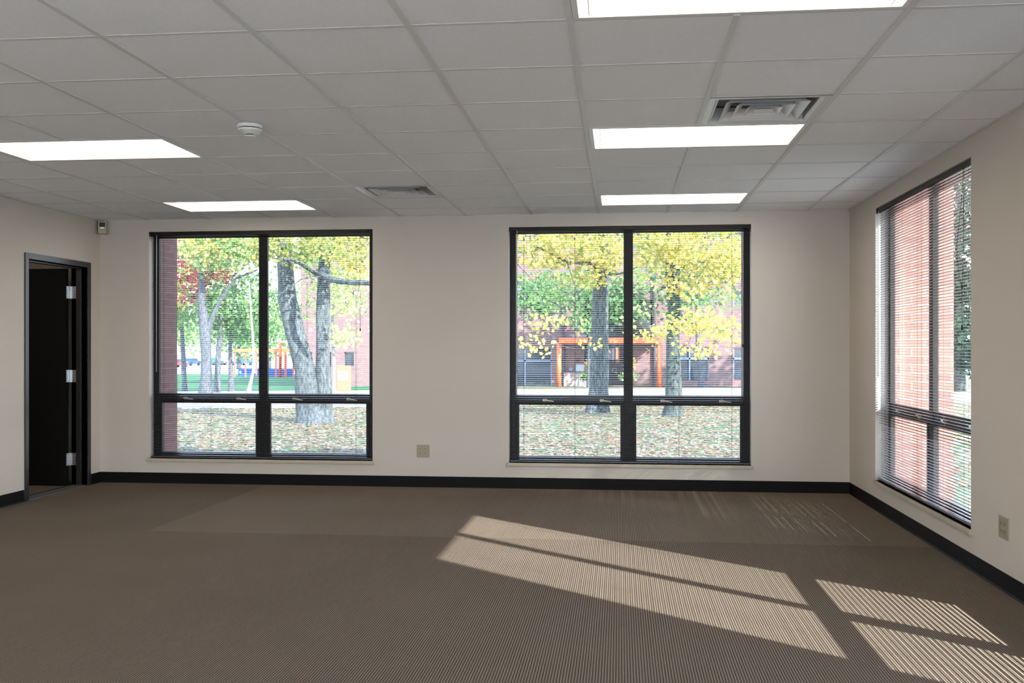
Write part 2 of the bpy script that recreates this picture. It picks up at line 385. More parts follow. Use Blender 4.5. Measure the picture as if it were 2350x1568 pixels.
for i, (c0, r0) in enumerate(LIGHTS):
    o = L0 if i == 0 else copy_tree(L0)
    o.location = (col(c0+1), row(r0-1)-T/2 if r0 > 0 else 0, HC)
    tag(o, LBL[i], 'ceiling light', 'recessed ceiling lights'); fx.append(o)

def vent(loc, label):
    t = thing('air_diffuser', label, 'air vent', loc, group='square ceiling air vents')
    h = T/2-.012
    def ring(a0, z0, a1, z1, th=.0018):     # sloping square band
        m = MB()
        q = lambda a, z: [(-a, -a, z), (a, -a, z), (a, a, z), (-a, a, z)]
        m.loft([q(a0, z0), q(a1, z1), q(a1-th, z1+th*.3), q(a0-th, z0+th*.3), q(a0, z0)], cap=False); return m
    m = ring(h, .001, h-.03, .001, .002); m.loft([[(-a, -a, z), (a, -a, z), (a, a, z), (-a, a, z)] for a, z in ((h-.03, .001), (h-.045, .012), (h-.05, .012), (h-.05, .08))], cap=False)
    m.build('frame', 'diffuser_metal', t)
    for a0 in (.205, .145, .088): ring(a0, -.002, a0-.045, .038).build('louver', 'diffuser_metal', t, bevel=.001)
    m = MB(); q = lambda a, z: [(-a, -a, z), (a, -a, z), (a, a, z), (-a, a, z)]
    m.loft([q(.046, .0), q(.030, .012), q(.001, .015)]).build('centre_plate', 'diffuser_metal', t)
    m = MB(); m.box(-h+.02, h-.02, -h+.02, h-.02, .085, .088)
    m.build('plenum', 'duct', t)
    m = MB(); n = 32
    m.loft([[(r*math.cos(2*math.pi*j/n), r*math.sin(2*math.pi*j/n), z) for j in range(n)] for r, z in ((.15, .084), (.15, .05), (.146, .05), (.146, .084))], cap=False).build('duct_collar', 'duct', t, smooth=True)
    for sgn in (-1, 1): MB().box(sgn*.1-.002, sgn*.1+.002, -.17, .17, .042, .058).build('crossbar', 'duct', t)
vent((col(-1)+T/2, row(2)+T/2, HC), 'smaller-looking square air vent in the ceiling over the wall between the two back windows')
vent((col(3)+T/2, row(6)+T/2, HC), 'larger-looking square air vent directly in front of a lit ceiling troffer')

sd = thing('smoke_detector', 'round white smoke detector on the ceiling runner right of the left-hand lights', 'smoke detector', (-2.005, 5.27, HC))
MB().lathe([(.02, 0), (.066, 0), (.068, -.004), (.068, -.017), (.064, -.019)], n=40).build('base', 'white_plastic', sd, smooth=False)
MB().lathe([(.055, -.019), (.055, -.023)], n=40).build('vent_slot', 'slot_dark', sd)
MB().lathe([(.060, -.023), (.064, -.025), (.062, -.033), (.038, -.047), (.026, -.052), (.024, -.052)], n=40).build('cover', 'white_plastic', sd)
MB().lathe([(.020, -.052), (.020, -.058)], n=32).build('sensor_slot', 'slot_dark', sd)
MB().lathe([(.027, -.058), (.028, -.060), (.024, -.064), (.004, -.064)], n=32).build('sensor_cap', 'white_plastic', sd)

# ---------------------------------------------------------------- windows and blinds (local: x along the wall, y outward, z up from the sill)
def window(name, loc, rz, W=WW, mul=0.0, handles=True, gl='glass'):
    t = thing(name, kind='structure', loc=loc, rz=rz); h = W/2; y0, y1 = .10, .138; H = WH
    m = MB(); fw = .055
    m.box(-h, -h+fw, y0, y1, 0, H); m.box(h-fw, h, y0, y1, 0, H); m.box(-h+fw, h-fw, y0, y1, H-.05, H); m.box(-h+fw, h-fw, y0, y1, 0, .03)
    m.box(mul-.0425, mul+.0425, y0, y1, .03, H-.05); m.box(-h+fw, mul-.0425, y0+.004, y1, .535, .615); m.box(mul+.0425, h-fw, y0+.004, y1, .535, .615)
    m.build('window_frame', 'bronze', t, bevel=.002)
    for a, b2 in ((-h+fw, mul-.0425), (mul+.0425, h-fw)):
        m = MB(); s = .030
        m.box(a, a+s, y0-.006, y1-.008, .03, .535); m.box(b2-s, b2, y0-.006, y1-.008, .03, .535); m.box(a+s, b2-s, y0-.006, y1-.008, .03, .052); m.box(a+s, b2-s, y0-.006, y1-.008, .522, .535)
        sh = m.build('awning_sash', 'bronze', t, bevel=.002)
        MB().box(a+s, b2-s, .114, .120, .052, .522).build('window_pane', gl, sh)
        m = MB().box(a, b2, .114, .120, .615, H-.05); m.build('window_pane', gl, t)
        if handles:
            for fr in (.27, .80):
                x = a+(b2-a)*fr; z = .566
                m = MB(); m.box(x-.018, x+.018, y0-.012, y0+.004, z-.008, z+.012)
                m.tube([(x-.005, y0-.008, z+.004), (x-.003, y0-.026, z+.006), (x+.03, y0-.028, z-.002), (x+.085, y0-.026, z-.010)], [.007, .007, .006, .004], 8)
                m.build('latch_handle', 'handle', t, smooth=False)
    MB().box(-h-.018, h+.018, -.018, .10, -.03, 0.0).build('window_sill', 'sill', t, bevel=.003)
    return t
window('window_1', (W1C, D, WZ0), 0, gl='glass_tinted'); window('window_2', (W2C, D, WZ0), 0, gl='glass_tinted')
window('window_3', (XR, WRC, WZ0), -math.pi/2); window('window_4', (XR, (UR0+UR1)/2, WZ0), -math.pi/2, W=UR1-UR0, mul=-(4.03-(UR0+UR1)/2))

window('window_8', (XR, (VR0+VR1)/2, WZ0), -math.pi/2, W=VR1-VR0)  # added right-wall window out of view, lets in daylight for the ceiling
for i_, c_ in enumerate(RC): window('window_%d' % (5+i_), (c_, YB, WZ0), math.pi)  # added rear windows, unseen, let sun and ground bounce reach the ceiling
m = MB().wall('x', -9.5, XR+.1, -.5, 3.7, YB-.30, YB-.19, [hole(c_) for c_ in RC]); m.build('wall_rear_outer', 'own_brick', kind='structure')

def blind(loc, rz, label, W=WW, tilt=0.0, cord=.95, cordx=.945, loop=False, ladders=5):
    t = thing('venetian_blind', label, 'blind', loc, rz, 'dark aluminium mini blinds'); h = W/2
    m = MB(); m.box(-h+.004, h-.004, .012, .046, WH-.034, WH-.004); m.build('headrail', 'bronze', t, bevel=.002)
    for sgn in (-1, 1): MB().box(min(sgn*(h-.001), sgn*(h-.024)), max(sgn*(h-.001), sgn*(h-.024)), .006, .05, WH-.040, WH-.001).build('headrail_bracket', 'bronze', t)
    m = MB(); P = .0194; k = 5; z = .030; cy = .029; ca, sa = math.cos(tilt), math.sin(tilt); n = 0
    while z < WH-.042:
        up = []; dn = []; jit = random.uniform(-.0004, .0004)
        for i in range(k):
            s_ = -1+2*i/(k-1); yy = s_*.0125; zz = .0018*(1-s_*s_)
            up.append((yy, zz+.0002)); dn.append((yy, zz-.0002))
        L = [(cy+yy*ca-zz*sa, z+jit+yy*sa+zz*ca) for yy, zz in up+dn[::-1]]
        sg = random.uniform(-.0006, .0006)
        m.loft([[(-h+.012, y, q) for y, q in L], [(0, y, q+sg*.5) for y, q in L], [(h-.012, y, q+sg) for y, q in L]]); z += P; n += 1
    m.build('slats', 'slat_metal', t)
    MB().box(-h+.010, h-.010, .018, .042, .006, .020).build('bottom_rail', 'slat_metal', t, bevel=.002)
    for i in range(ladders):
        x = -h+.135+(W-.30)*i/(ladders-1); m = MB()
        for y in (.0155, .0425): m.tube([(x, y, .015), (x, y, WH-.034)], .0009, 5)
        m.build('ladder_cord', 'cord_black', t)
    MB().tube([(-h+.075, .006, WH-.03), (-h+.075, .004, WH-.10), (-h+.073, .003, .82)], .0038, 8).build('tilt_wand', 'wand', t, smooth=True)
    x = -h+W*cordx; zt = WH-cord
    m = MB()
    if loop:
        m.tube([(x, .008, WH-.03), (x-.01, .004, WH-.20), (x-.085, -.002, WH-.48), (x-.075, -.002, WH-.58), (x-.04, -.002, WH-.67), (x, .0, WH-.74), (x+.004, .0, zt+.03)], .0013, 6)
        m.tube([(x+.012, .008, WH-.03), (x+.008, .004, WH-.5), (x+.002, .0, WH-.74)], .0013, 6)
        m.lathe([(.001, .012), (.006, .006), (.006, -.006), (.001, -.012)], (x, 0, WH-.74), 10)
    else:
        m.tube([(x+.006, .008, WH-.03), (x+.008, .003, WH-.3), (x-.012, .0, WH-.55), (x+.002, .0, zt+.03)], .0011, 6)
        m.tube([(x-.004, .008, WH-.03), (x-.006, .003, WH-.3), (x+.006, .0, WH-.6), (x+.002, .0, zt+.03)], .0011, 6)
    lc = m.build('lift_cord', 'cord_black', t)
    MB().lathe([(.002, .016), (.005, .012), (.008, -.012), (.006, -.015)], (x+.003, 0, zt+.018), 12).build('tassel', 'cord_black', lc)
    return t
blind((W1C, D, WZ0), 0, 'open dark mini blind over the window nearest the black door')
blind((W2C, D, WZ0), 0, 'open dark mini blind over the middle window, right of the four-plug wall outlet', cord=1.10, cordx=.965)
blind((XR, WRC, WZ0), -math.pi/2, 'dark mini blind with looped pull cord on the right side wall', loop=True, cord=1.0, cordx=.93, tilt=math.radians(-2))
blind((XR, (UR0+UR1)/2, WZ0), -math.pi/2, 'dark mini blind on the right wall beside the camera, outside the picture', W=UR1-UR0, tilt=math.radians(16), ladders=4)

# ---------------------------------------------------------------- door in the left wall
dr = thing('door_1', kind='structure', loc=(XL, (DY0+DY1)/2, 0))
o_ = (XL, (DY0+DY1)/2, 0)
m = MB()
m.box(XL-.155, XL+.012, DY0-.048, DY0, 0, DZ+.05); m.box(XL-.155, XL+.012, DY1, DY1+.05, 0, DZ+.05); m.box(XL-.155, XL+.012, DY0, DY1, DZ, DZ+.05)
m.box(XL-.10, XL-.05, DY0, DY0+.015, 0, DZ); m.box(XL-.10, XL-.05, DY1-.015, DY1, 0, DZ); m.box(XL-.10, XL-.05, DY0+.015, DY1-.015, DZ-.015, DZ)
m.build('door_frame', 'frame_paint', dr, off=o_, bevel=.0015)
lf = MB().box(XL-.175-.90, XL-.175, DY1-.058, DY1-.014, .012, 2.018).build('door_leaf', 'door_black', dr, off=o_, bevel=.0015)
for z in (1.80, 1.02, .245):               # three steel butt hinges
    m = MB(); zz0, zz1 = z-.057, z+.057
    m.box(XL-.1755, XL-.172, DY1-.050, DY1-.017, zz0, zz1)                 # plate on the leaf edge
    m.box(XL-.158, XL-.108, DY1-.0025, DY1-.0005, zz0, zz1)               # plate on the jamb
    m.box(XL-.172, XL-.156, DY1-.018, DY1-.003, zz0, zz1)
    hg = m.build('hinge', 'hinge_steel', dr, off=o_)
    MB().tube([(XL-.164, DY1-.012, zz0-.004), (XL-.164, DY1-.012, zz1+.004)], .0065, 12).build('hinge_pin', 'hinge_steel', hg, off=o_, smooth=True)
    m = MB()
    for dz in (-.042, -.015, .015, .042):
        m.tube([(XL-.12-(.012 if abs(dz) > .03 else 0), DY1-.0025, z+dz), (XL-.12-(.012 if abs(dz) > .03 else 0), DY1-.0035, z+dz)], .004, 8)
        m.tube([(XL-.172, DY1-.037+(.010 if abs(dz) > .03 else 0), z+dz), (XL-.171, DY1-.037+(.010 if abs(dz) > .03 else 0), z+dz)], .004, 8)
    m.build('screws', 'slot_dark', hg, off=o_)
MB().box(XL-.13, XL+.004, DY0, DY1, 0, .006).build('threshold', 'threshold', dr, off=o_, bevel=.002)
MB().box(XL-.15, XL-.13, DY0, DY1, 0, .010).build('threshold_seal', 'slot_dark', dr, off=o_)
# hallway beyond the door
HX0 = XL-2.3
MB().box(HX0-.1, XL-.17, 5.9, 9.18, -.15, 0).build('floor_hall', 'carpet', kind='structure')
MB().box(HX0, XL-.15, 9.08, 9.182, 0, 2.8).box(HX0, XL-.15, 5.9, 6.0, 0, 2.8).box(HX0-.1, HX0, 5.9, 9.182, 0, 2.8).build('wall_hall', 'wall_paint', kind='structure')
MB().box(HX0, XL-.15, 5.9, 9.18, HC+.06, HC+.1).build('ceiling_hall', 'ceiling_tile', kind='structure')
o = copy_tree(L0); o.location = (XL-1.35, 7.3, HC-.05); tag(o, 'added unseen troffer that brightens the hallway behind the black door', 'ceiling light', 'recessed ceiling lights')  # lamp added out of view so the hallway is not too dark

# ---------------------------------------------------------------- wall devices
def outlet(loc, rz, label, w_=.118, h_=.116):
    t = thing('wall_outlet', label, 'outlet', loc, rz, 'four-plug ivory wall outlets')
    m = MB(); q = lambda a, b2, y: [(-a, y, -b2), (a, y, -b2), (a, y, b2), (-a, y, b2)]
    m.loft([q(w_/2, h_/2, 0), q(w_/2, h_/2, -.003), q(w_/2-.003, h_/2-.003, -.006)]).build('cover_plate', 'outlet_ivory', t)
    for x in (-.023, .023):
        for z in (-.020, .020):
            n = 20; f = lambda y, k: [(x+.0165*k*math.cos(2*math.pi*j/n), y, z+max(-.0135, min(.0135, .0175*k*math.sin(2*math.pi*j/n)))) for j in range(n)]
            so = MB().loft([f(-.005, 1), f(-.0078, 1), f(-.0083, .94)]).build('socket', 'outlet_ivory', t)
            m = MB(); m.box(x-.0075, x-.0052, -.0090, -.0082, z-.006, z+.003); m.box(x+.0052, x+.0075, -.0090, -.0082, z-.006, z+.003); m.tube([(x, -.0082, z+.0075), (x, -.0090, z+.0075)], .0028, 8)
            m.build('slots', 'slot_dark', so)
        MB().tube([(x, -.006, 0), (x, -.0072, 0)], .003, 10).build('screw', 'handle', t)
outlet((-1.802, D, .331), 0, 'ivory four-plug wall outlet low on the back wall between the two windows')
outlet((XR, 5.515, .337), -math.pi/2, 'ivory four-plug wall outlet low on the right side wall', .135, .118)

md = thing('motion_detector', 'small beige motion detector high in the corner right of the black door', 'motion detector', (XL+.052, D-.052, 2.422), -math.radians(-22))
m = MB(); q = lambda a, y, z0, z1: [(-a, y, z0), (a, y, z0), (a, y, z1), (-a, y, z1)]
m.loft([q(.030, .030, -.052, .054), q(.040, .015, -.060, .060), q(.040, -.022, -.058, .060), q(.034, -.034, -.052, .056)]).build('case', 'device_beige', md)
m = MB(); m.box(-.026, .026, -.036, -.030, .008, .048); m.build('lens_window', 'device_window', md, bevel=.002)
MB().box(-.016, .016, -.0365, -.033, -.006, -.002).build('indicator_strip', 'led', md)


# ---------------------------------------------------------------- outdoors: ground
def zg(y):
    P = [(-1e4, -.20), (22, -.20), (60, -.97), (80, -.97), (160, -1.97), (600, -2.6), (1e5, -2.6)]
    for (a0, z0), (a1, z1) in zip(P, P[1:]):
        if y <= a1: return z0+(z1-z0)*(y-a0)/(a1-a0) if a0 > -1e4 else z0
    return -2.6
def sheet(pts_lr, dz, th=.04):
    """strip of ground that follows the slope; pts_lr = [(y, xleft, xright)]"""
    out = MB(); rows = []
    for (y0, l0, r0), (y1, l1, r1) in zip(pts_lr, pts_lr[1:]):
        n = max(1, int(abs(y1-y0)/2)) if y1 < 170 else 1
        for i in range(n):
            t = i/n; rows.append((y0+(y1-y0)*t, l0+(l1-l0)*t, r0+(r1-r0)*t))
    rows.append(pts_lr[-1])
    b = 0
    for y, l, r in rows: out.v += [(l, y, zg(y)+dz), (r, y, zg(y)+dz), (l, y, zg(y)+dz-th), (r, y, zg(y)+dz-th)]
    for i in range(len(rows)-1):
        a0 = 4*i; c0 = 4*i+4
        out.f += [(a0, a0+1, c0+1, c0), (a0+2, c0+2, c0+3, a0+3), (a0, c0, c0+2, a0+2), (a0+1, a0+3, c0+3, c0+1)]
    k = 4*(len(rows)-1); out.f += [(0, 2, 3, 1), (k, k+1, k+3, k+2)]
    return out
sheet([(-80, -150, 150), (22, -150, 150), (60, -150, 150), (84, -150, 150)], 0, .3).build('ground_lawn', 'lawn_leafy', kind='structure')
sheet([(84, -300, 300), (160, -300, 300), (600, -600, 600)], 0, .3).build('ground_lot', 'concrete', kind='structure')
sheet([(36, -80, -5), (60, -80, -11.5), (83, -80, -19.5)], .03).build('ground_far_lawn', 'lawn_green', kind='structure')
sheet([(-30, -25, 25), (-3.2, -25, 25)], .04).build('bounce_pavement_rear', 'bounce_concrete', kind='structure')  # added paving outside the rear windows, reflects sun up to the ceiling
m = MB(); m.box(XR+.60, XR+4.4, -3.2, 6.2, -.24, -.15); m.build('bounce_pavement_right', 'bounce_concrete', kind='structure')  # added strip along the right wall, reflects sun in through the side windows
# road runs from near on the left to farther off on the right
def road():
    L = lambda x, base, k: base+k*(x+10)
    m = MB(); xs = [-120+6*i for i in range(41)]; N = []
    for x in xs:
        y0 = 24.2+.46*(x+10) if x > -22 else 24.2+.46*(-12); y1 = 40.0+.55*(x+17) if x > -22 else 40+.55*(-5)
        y1 = min(y1, 52.5); y0 = min(y0, 33)
        for k in range(7):
            y = y0+(y1-y0)*k/6; m.v.append((x, y, zg(y)+.045))
        N.append(1)
    for i in range(len(xs)-1):
        for k in range(6):
            a0 = i*7+k; m.f.append((a0, a0+7, a0+8, a0+1))
    o = m.build('road', 'concrete', kind='structure'); md_ = o.modifiers.new('thickness', 'SOLIDIFY'); md_.thickness = .05; return o
road()

# fallen leaves: nobody could count them
def leafshape(n=5, r=1.0):
    p = []
    for i in range(2*n):
        a = math.pi*i/n+math.pi/2; k = r*((1.0, .80, .92, .80, .72)[(i//2) % 5] if i % 2 == 0 else .56)
        if i == n: k *= .8
        p.append((k*math.cos(a), k*math.sin(a)))
    return p
LS = leafshape()
def leaves(name, pts, m, size, parent=None, kind=None, flat=False, off=(0, 0, 0), twigs=None, bk=None):
    V = []; Fc = []; tone = []; R = random.random
    for (x, y, z, tn) in pts:
        s_ = size*(.55+.6*R())
        if flat: n_ = Vector((R()-.5, R()-.5, 1.6)).normalized()
        else: n_ = Vector((R()-.4, -R()-.05, R()-.25)).normalized()
        a_ = n_.orthogonal().normalized(); b_ = n_.cross(a_); th = R()*6.283; ct, st = math.cos(th), math.sin(th)
        u_ = a_*ct+b_*st; w_ = b_*ct-a_*st; k = len(V)
        for px, py in LS:
            q = (u_*px+w_*py)*s_-n_*(abs(px)*.25*s_); V.append((x+q.x-off[0], y+q.y-off[1], z+q.z-off[2]))
        Fc.append(tuple(range(k, k+len(LS)))); tone.append(min(1, max(0, tn+random.gauss(0, .12))))
    nl_ = len(Fc)
    if twigs and twigs.v:
        k = len(V); V += [(p[0]-off[0], p[1]-off[1], p[2]-off[2]) for p in twigs.v]; Fc += [tuple(i+k for i in q) for q in twigs.f]; tone += [0]*len(twigs.f)
    me = bpy.data.meshes.new(name); me.from_pydata(V, [], Fc); me.materials.append(MATS[m])
    if twigs and twigs.v: me.materials.append(MATS[bk]); me.polygons.foreach_set('material_index', [0]*nl_+[1]*(len(Fc)-nl_))
    at_ = me.attributes.new('tone', 'FLOAT', 'FACE'); at_.data.foreach_set('value', tone)
    o = bpy.data.objects.new(name, me); COL.objects.link(o)
    if parent: o.parent = parent
    if kind: o['kind'] = kind
    return o
pts = []
for i in range(32000):
    y = 13+17*random.random()**1.25; x = -.56*y-1+random.random()*(.72*y+2)
    if y > 24.2+.46*(x+10)-.2: continue
    pts.append((x, y, zg(y)+.02, random.random()))
for i in range(2500):
    y = random.uniform(11, 30); x = y*random.uniform(.29, .36); pts.append((x, y, zg(y)+.02, random.random()))
tag(leaves('fallen_leaves', pts, 'leaf_fallen', .044, flat=True), 'dry brown and yellow leaves scattered over the near lawn', 'fallen leaves', kind='stuff')

# ---------------------------------------------------------------- trees
def tree(label, base, trunks, bk, lf, blobs, size, name='maple_tree', branches=(), group=None, flare=1.6):
    """base = ground point; trunks = lists of (point, radius); blobs = (centre, (rx,ry,rz), clusters, leaves per cluster, tone, leaf material)"""
    t = thing(name, label, 'tree', tuple(base), group=group); off = tuple(base)
    m = MB()
    for tr in trunks:
        P = []; Rr = []
        for i in range(len(tr)-1):
            (p0, r0), (p1, r1) = tr[i], tr[i+1]; n = 6
            for k in range(n):
                s_ = k/n; P.append(Vector(p0).lerp(Vector(p1), s_)); Rr.append(r0+(r1-r0)*s_)
        P.append(Vector(tr[-1][0])); Rr.append(tr[-1][1])
        m.tube(P, Rr, 18, wob=.22)
    m.build('trunk', bk, t, smooth=True, off=off)
    for br in branches: MB().tube([p for p, r in br], [r for p, r in br], 7).build('branch', bk, t, off=off)
    m = MB()
    byl = {}
    for c, rad, ncl, nl, tn, lm in blobs:
        c = Vector(c)
        m.tube([c+Vector((0, 0, rad[2]*.6)), c, c-Vector((rad[0]*.5, 0, rad[2]*.3))], [.02, .014, .006], 5) if not branches and ncl > 4 else None
        for i in range(ncl):
            while True:
                q = Vector((random.uniform(-1, 1), random.uniform(-1, 1), random.uniform(-1, 1)))
                if q.length < 1: break
            p = c+Vector((q.x*rad[0], q.y*rad[1], q.z*rad[2])); tt = tn+random.gauss(0, .13)
            if i % 3 == 0:
                e = p+Vector((random.uniform(-.4, .4), random.uniform(-.2, .2), random.uniform(.05, .45)))*size*5
                m.tube([e, (e+p)/2+Vector((.02, 0, .03)), p], [.011, .008, .004], 4)
            for k in range(nl):
                g = Vector((random.gauss(0, 1), random.gauss(0, 1), random.gauss(0, .5)))*(size*3.1+.03)
                byl.setdefault(lm or lf, []).append((p.x+g.x, p.y+g.y, p.z+g.z, tt))
    for i, (lm, pl) in enumerate(byl.items()): leaves('foliage', pl, lm, size, t, off=off, twigs=m if i == 0 else None, bk=bk)
    return t
def gp(x, y_, Y): v = at(x, y_, Y); v.z = zg(Y); return v
Y1 = 19.3
B1 = gp(715, 975, Y1)
def P(x, y, Y, r=0): return (at(x, y, Y), r)
w1 = lambda px, Y: px/2*Y/F_PX          # trunk radius from its width in the photo
tree('thick grey maple with a leaning double trunk on the near lawn outside the left window', B1,
     [[(gp(722, 975, Y1)-Vector((0, 0, .1)), w1(92, Y1)), P(716, 948, Y1, w1(68, Y1)), P(706, 905, Y1, w1(54, Y1)), P(700, 850, Y1, w1(47, Y1)), P(676, 760, Y1, w1(48, Y1)), P(660, 690, Y1, w1(44, Y1)), P(655, 600, Y1, w1(40, Y1)), P(652, 500, Y1, w1(36, Y1)), P(640, 380, Y1, w1(26, Y1)), P(630, 150, Y1, w1(12, Y1))],
      [(gp(742, 975, Y1)-Vector((0, -.1, .1)), w1(52, Y1)), P(742, 940, Y1+.1, w1(40, Y1)), P(741, 850, Y1+.1, w1(34, Y1)), P(741, 720, Y1+.1, w1(31, Y1)), P(744, 610, Y1+.1, w1(28, Y1)), P(746, 500, Y1+.1, w1(26, Y1)), P(770, 350, Y1+.1, w1(18, Y1)), P(800, 100, Y1+.1, w1(8, Y1))]],
     'bark_grey', 'leaf_yellow',
     [(at(655, 565, 18.5), (.75, .9, .28), 42, 14, .35, None), (at(790, 560, 18.6), (.85, .9, .30), 60, 14, .4, None), (at(720, 590, 20.5), (.8, .5, .25), 30, 14, .3, 'leaf_lime'),
      (at(735, 660, 21), (.30, .4, .42), 16, 12, .5, 'leaf_lime'), (at(810, 615, 18.9), (.35, .4, .15), 10, 10, .75, None), (at(705, 720, 21.2), (.14, .3, .30), 5, 10, .4, 'leaf_lime'),
      (at(845, 690, 18.3), (.18, .3, .25), 4, 8, .5, 'leaf_lime'), (at(700, 420, 19.5), (2.2, 2, .7), 60, 14, .4, None), (at(720, 150, 20), (3, 3, 1.5), 80, 14, .4, None)],
     .052, branches=[[P(742, 640, Y1-.1, .05), P(700, 612, Y1-.8, .035), P(668, 595, Y1-1.3, .022), P(628, 593, Y1-1.8, .012)],
                     [P(746, 620, Y1-.2, .06), P(735, 628, 18.6, .055), P(760, 642, 18.2, .06), P(800, 648, 17.9, .05), P(870, 650, 17.6, .045)],
                     [P(742, 655, Y1-.2, .03), P(760, 640, 18.6, .02), P(720, 634, 18.3, .014), P(690, 642, 18.2, .011), P(622, 690, 18.1, .007)],
                     [P(826, 648, 17.8, .008), P(818, 690, 17.7, .005), P(834, 740, 17.7, .003)], [P(655, 560, Y1, .05), P(600, 520, Y1-.5, .03), P(560, 480, Y1-1, .02)]])
Y3 = 23.4
tree('tall grey maple on the near lawn left of the central mullion of the middle window', gp(1370, 945, Y3),
     [[(gp(1370, 946, Y3)-Vector((0, 0, .1)), w1(70, Y3)), P(1373, 925, Y3, w1(52, Y3)), P(1375, 890, Y3, w1(43, Y3)), P(1376, 800, Y3, w1(39, Y3)), P(1377, 700, Y3, w1(38, Y3)), P(1380, 640, Y3, w1(36, Y3)), P(1386, 560, Y3, w1(27, Y3)), P(1390, 450, Y3, w1(22, Y3)), P(1395, 200, Y3, w1(10, Y3))]],
     'bark_grey', 'leaf_yellow',
     [(at(1290, 565, 22.4), (1.05, .9, .38), 74, 13, .5, None), (at(1390, 575, 22.2), (.5, .5, .4), 32, 13, .55, None), (at(1245, 600, 22.3), (.65, .6, .14), 20, 12, .62, None), (at(1255, 670, 26), (.75, .6, .45), 26, 13, .3, 'leaf_lime'),
      (at(1340, 640, 25.5), (.7, .6, .35), 26, 13, .35, 'leaf_lime'), (at(1350, 640, 22.6), (.35, .5, .16), 12, 11, .62, None), (at(1375, 600, 22.6), (.25, .3, .16), 12, 11, .62, None), (at(1260, 740, 22), (.45, .5, .12), 8, 8, .55, None), (at(1215, 780, 21.8), (.28, .4, .12), 5, 8, .6, None),
      (at(1240, 800, 21.8), (.25, .3, .06), 3, 8, .7, None), (at(1365, 787, 22.3), (.14, .1, .05), 3, 5, .7, None), (at(1330, 740, 24.5), (.3, .5, .2), 6, 9, .3, 'leaf_lime'), (at(1340, 420, 23.5), (2.2, 2, .9), 60, 13, .5, None), (at(1380, 120, 23.5), (3.4, 3, 1.6), 90, 13, .45, None)],
     .062, branches=[[P(1384, 640, Y3-.2, .05), P(1360, 605, 22.6, .035), P(1300, 602, 22.4, .035), P(1262, 580, 22.3, .022), P(1215, 560, 22.2, .010)],
                     [P(1386, 625, Y3-.2, .045), P(1405, 630, 22.8, .035), P(1425, 628, 22.5, .02), P(1470, 610, 22.2, .01)],
                     [P(1377, 790, Y3-.2, .018), P(1340, 802, 22.6, .011), P(1300, 798, 22.2, .009), P(1240, 770, 21.9, .006), P(1205, 779, 21.8, .004)],
                     [P(1300, 598, 22.4, .012), P(1330, 690, 22.3, .006), P(1262, 745, 22.1, .004)], [P(1180, 600, 22.2, .01), P(1220, 640, 22.2, .007), P(1255, 735, 22.1, .004)]])
Y4 = 21.9
tree('dark ivy-grown maple on the near lawn right of the central mullion of the middle window', gp(1545, 954, Y4),
     [[(gp(1542, 956, Y4)-Vector((0, 0, .1)), w1(58, Y4)), P(1545, 930, Y4, w1(40, Y4)), P(1546, 850, Y4, w1(36, Y4)), P(1545, 780, Y4, w1(31, Y4)), P(1548, 710, Y4, w1(30, Y4)), P(1543, 650, Y4, w1(33, Y4)), P(1540, 590, Y4, w1(24, Y4)), P(1540, 480, Y4, w1(20, Y4)), P(1545, 200, Y4, w1(10, Y4))]],
     'bark_dark', 'leaf_yellow',
     [(at(1500, 570, 20.9), (.5, .6, .42), 44, 13, .55, None), (at(1620, 570, 20.8), (.9, .7, .42), 86, 13, .6, None), (at(1680, 620, 20.6), (.45, .6, .35), 32, 13, .55, None), (at(1590, 650, 20.8), (.5, .5, .22), 22, 12, .65, None),
      (at(1600, 740, 20.5), (.55, .5, .22), 26, 12, .6, None), (at(1660, 765, 20.4), (.4, .5, .18), 14, 10, .55, None), (at(1510, 765, 20.6), (.35, .4, .10), 10, 9, .65, None), (at(1480, 635, 24), (.5, .6, .3), 12, 12, .35, 'leaf_lime'),
      (at(1610, 805, 20.3), (.26, .3, .06), 7, 9, .75, None), (at(1545, 700, 21.6), (.12, .1, .5), 10, 10, .1, 'leaf_green'), (at(1470, 720, 20.7), (.16, .3, .12), 4, 9, .35, 'leaf_lime'), (at(1640, 690, 24), (.6, .5, .2), 10, 12, .4, 'leaf_green'), (at(1590, 400, 22), (2.2, 2, .9), 60, 13, .5, None), (at(1560, 120, 22), (3.2, 3, 1.6), 90, 13, .5, None)],
     .060, branches=[[P(1548, 620, Y4-.2, .035), P(1600, 600, 21.2, .022), P(1660, 610, 20.8, .014), P(1700, 690, 20.5, .007)], [P(1545, 700, Y4-.2, .025), P(1580, 740, 21, .014), P(1640, 762, 20.6, .008), P(1700, 752, 20.4, .005)],
                     [P(1545, 740, Y4-.2, .02), P(1500, 770, 21, .010), P(1470, 730, 20.8, .006)], [P(1590, 760, 20.6, .010), P(1580, 790, 20.4, .006), P(1602, 815, 20.3, .005)]])
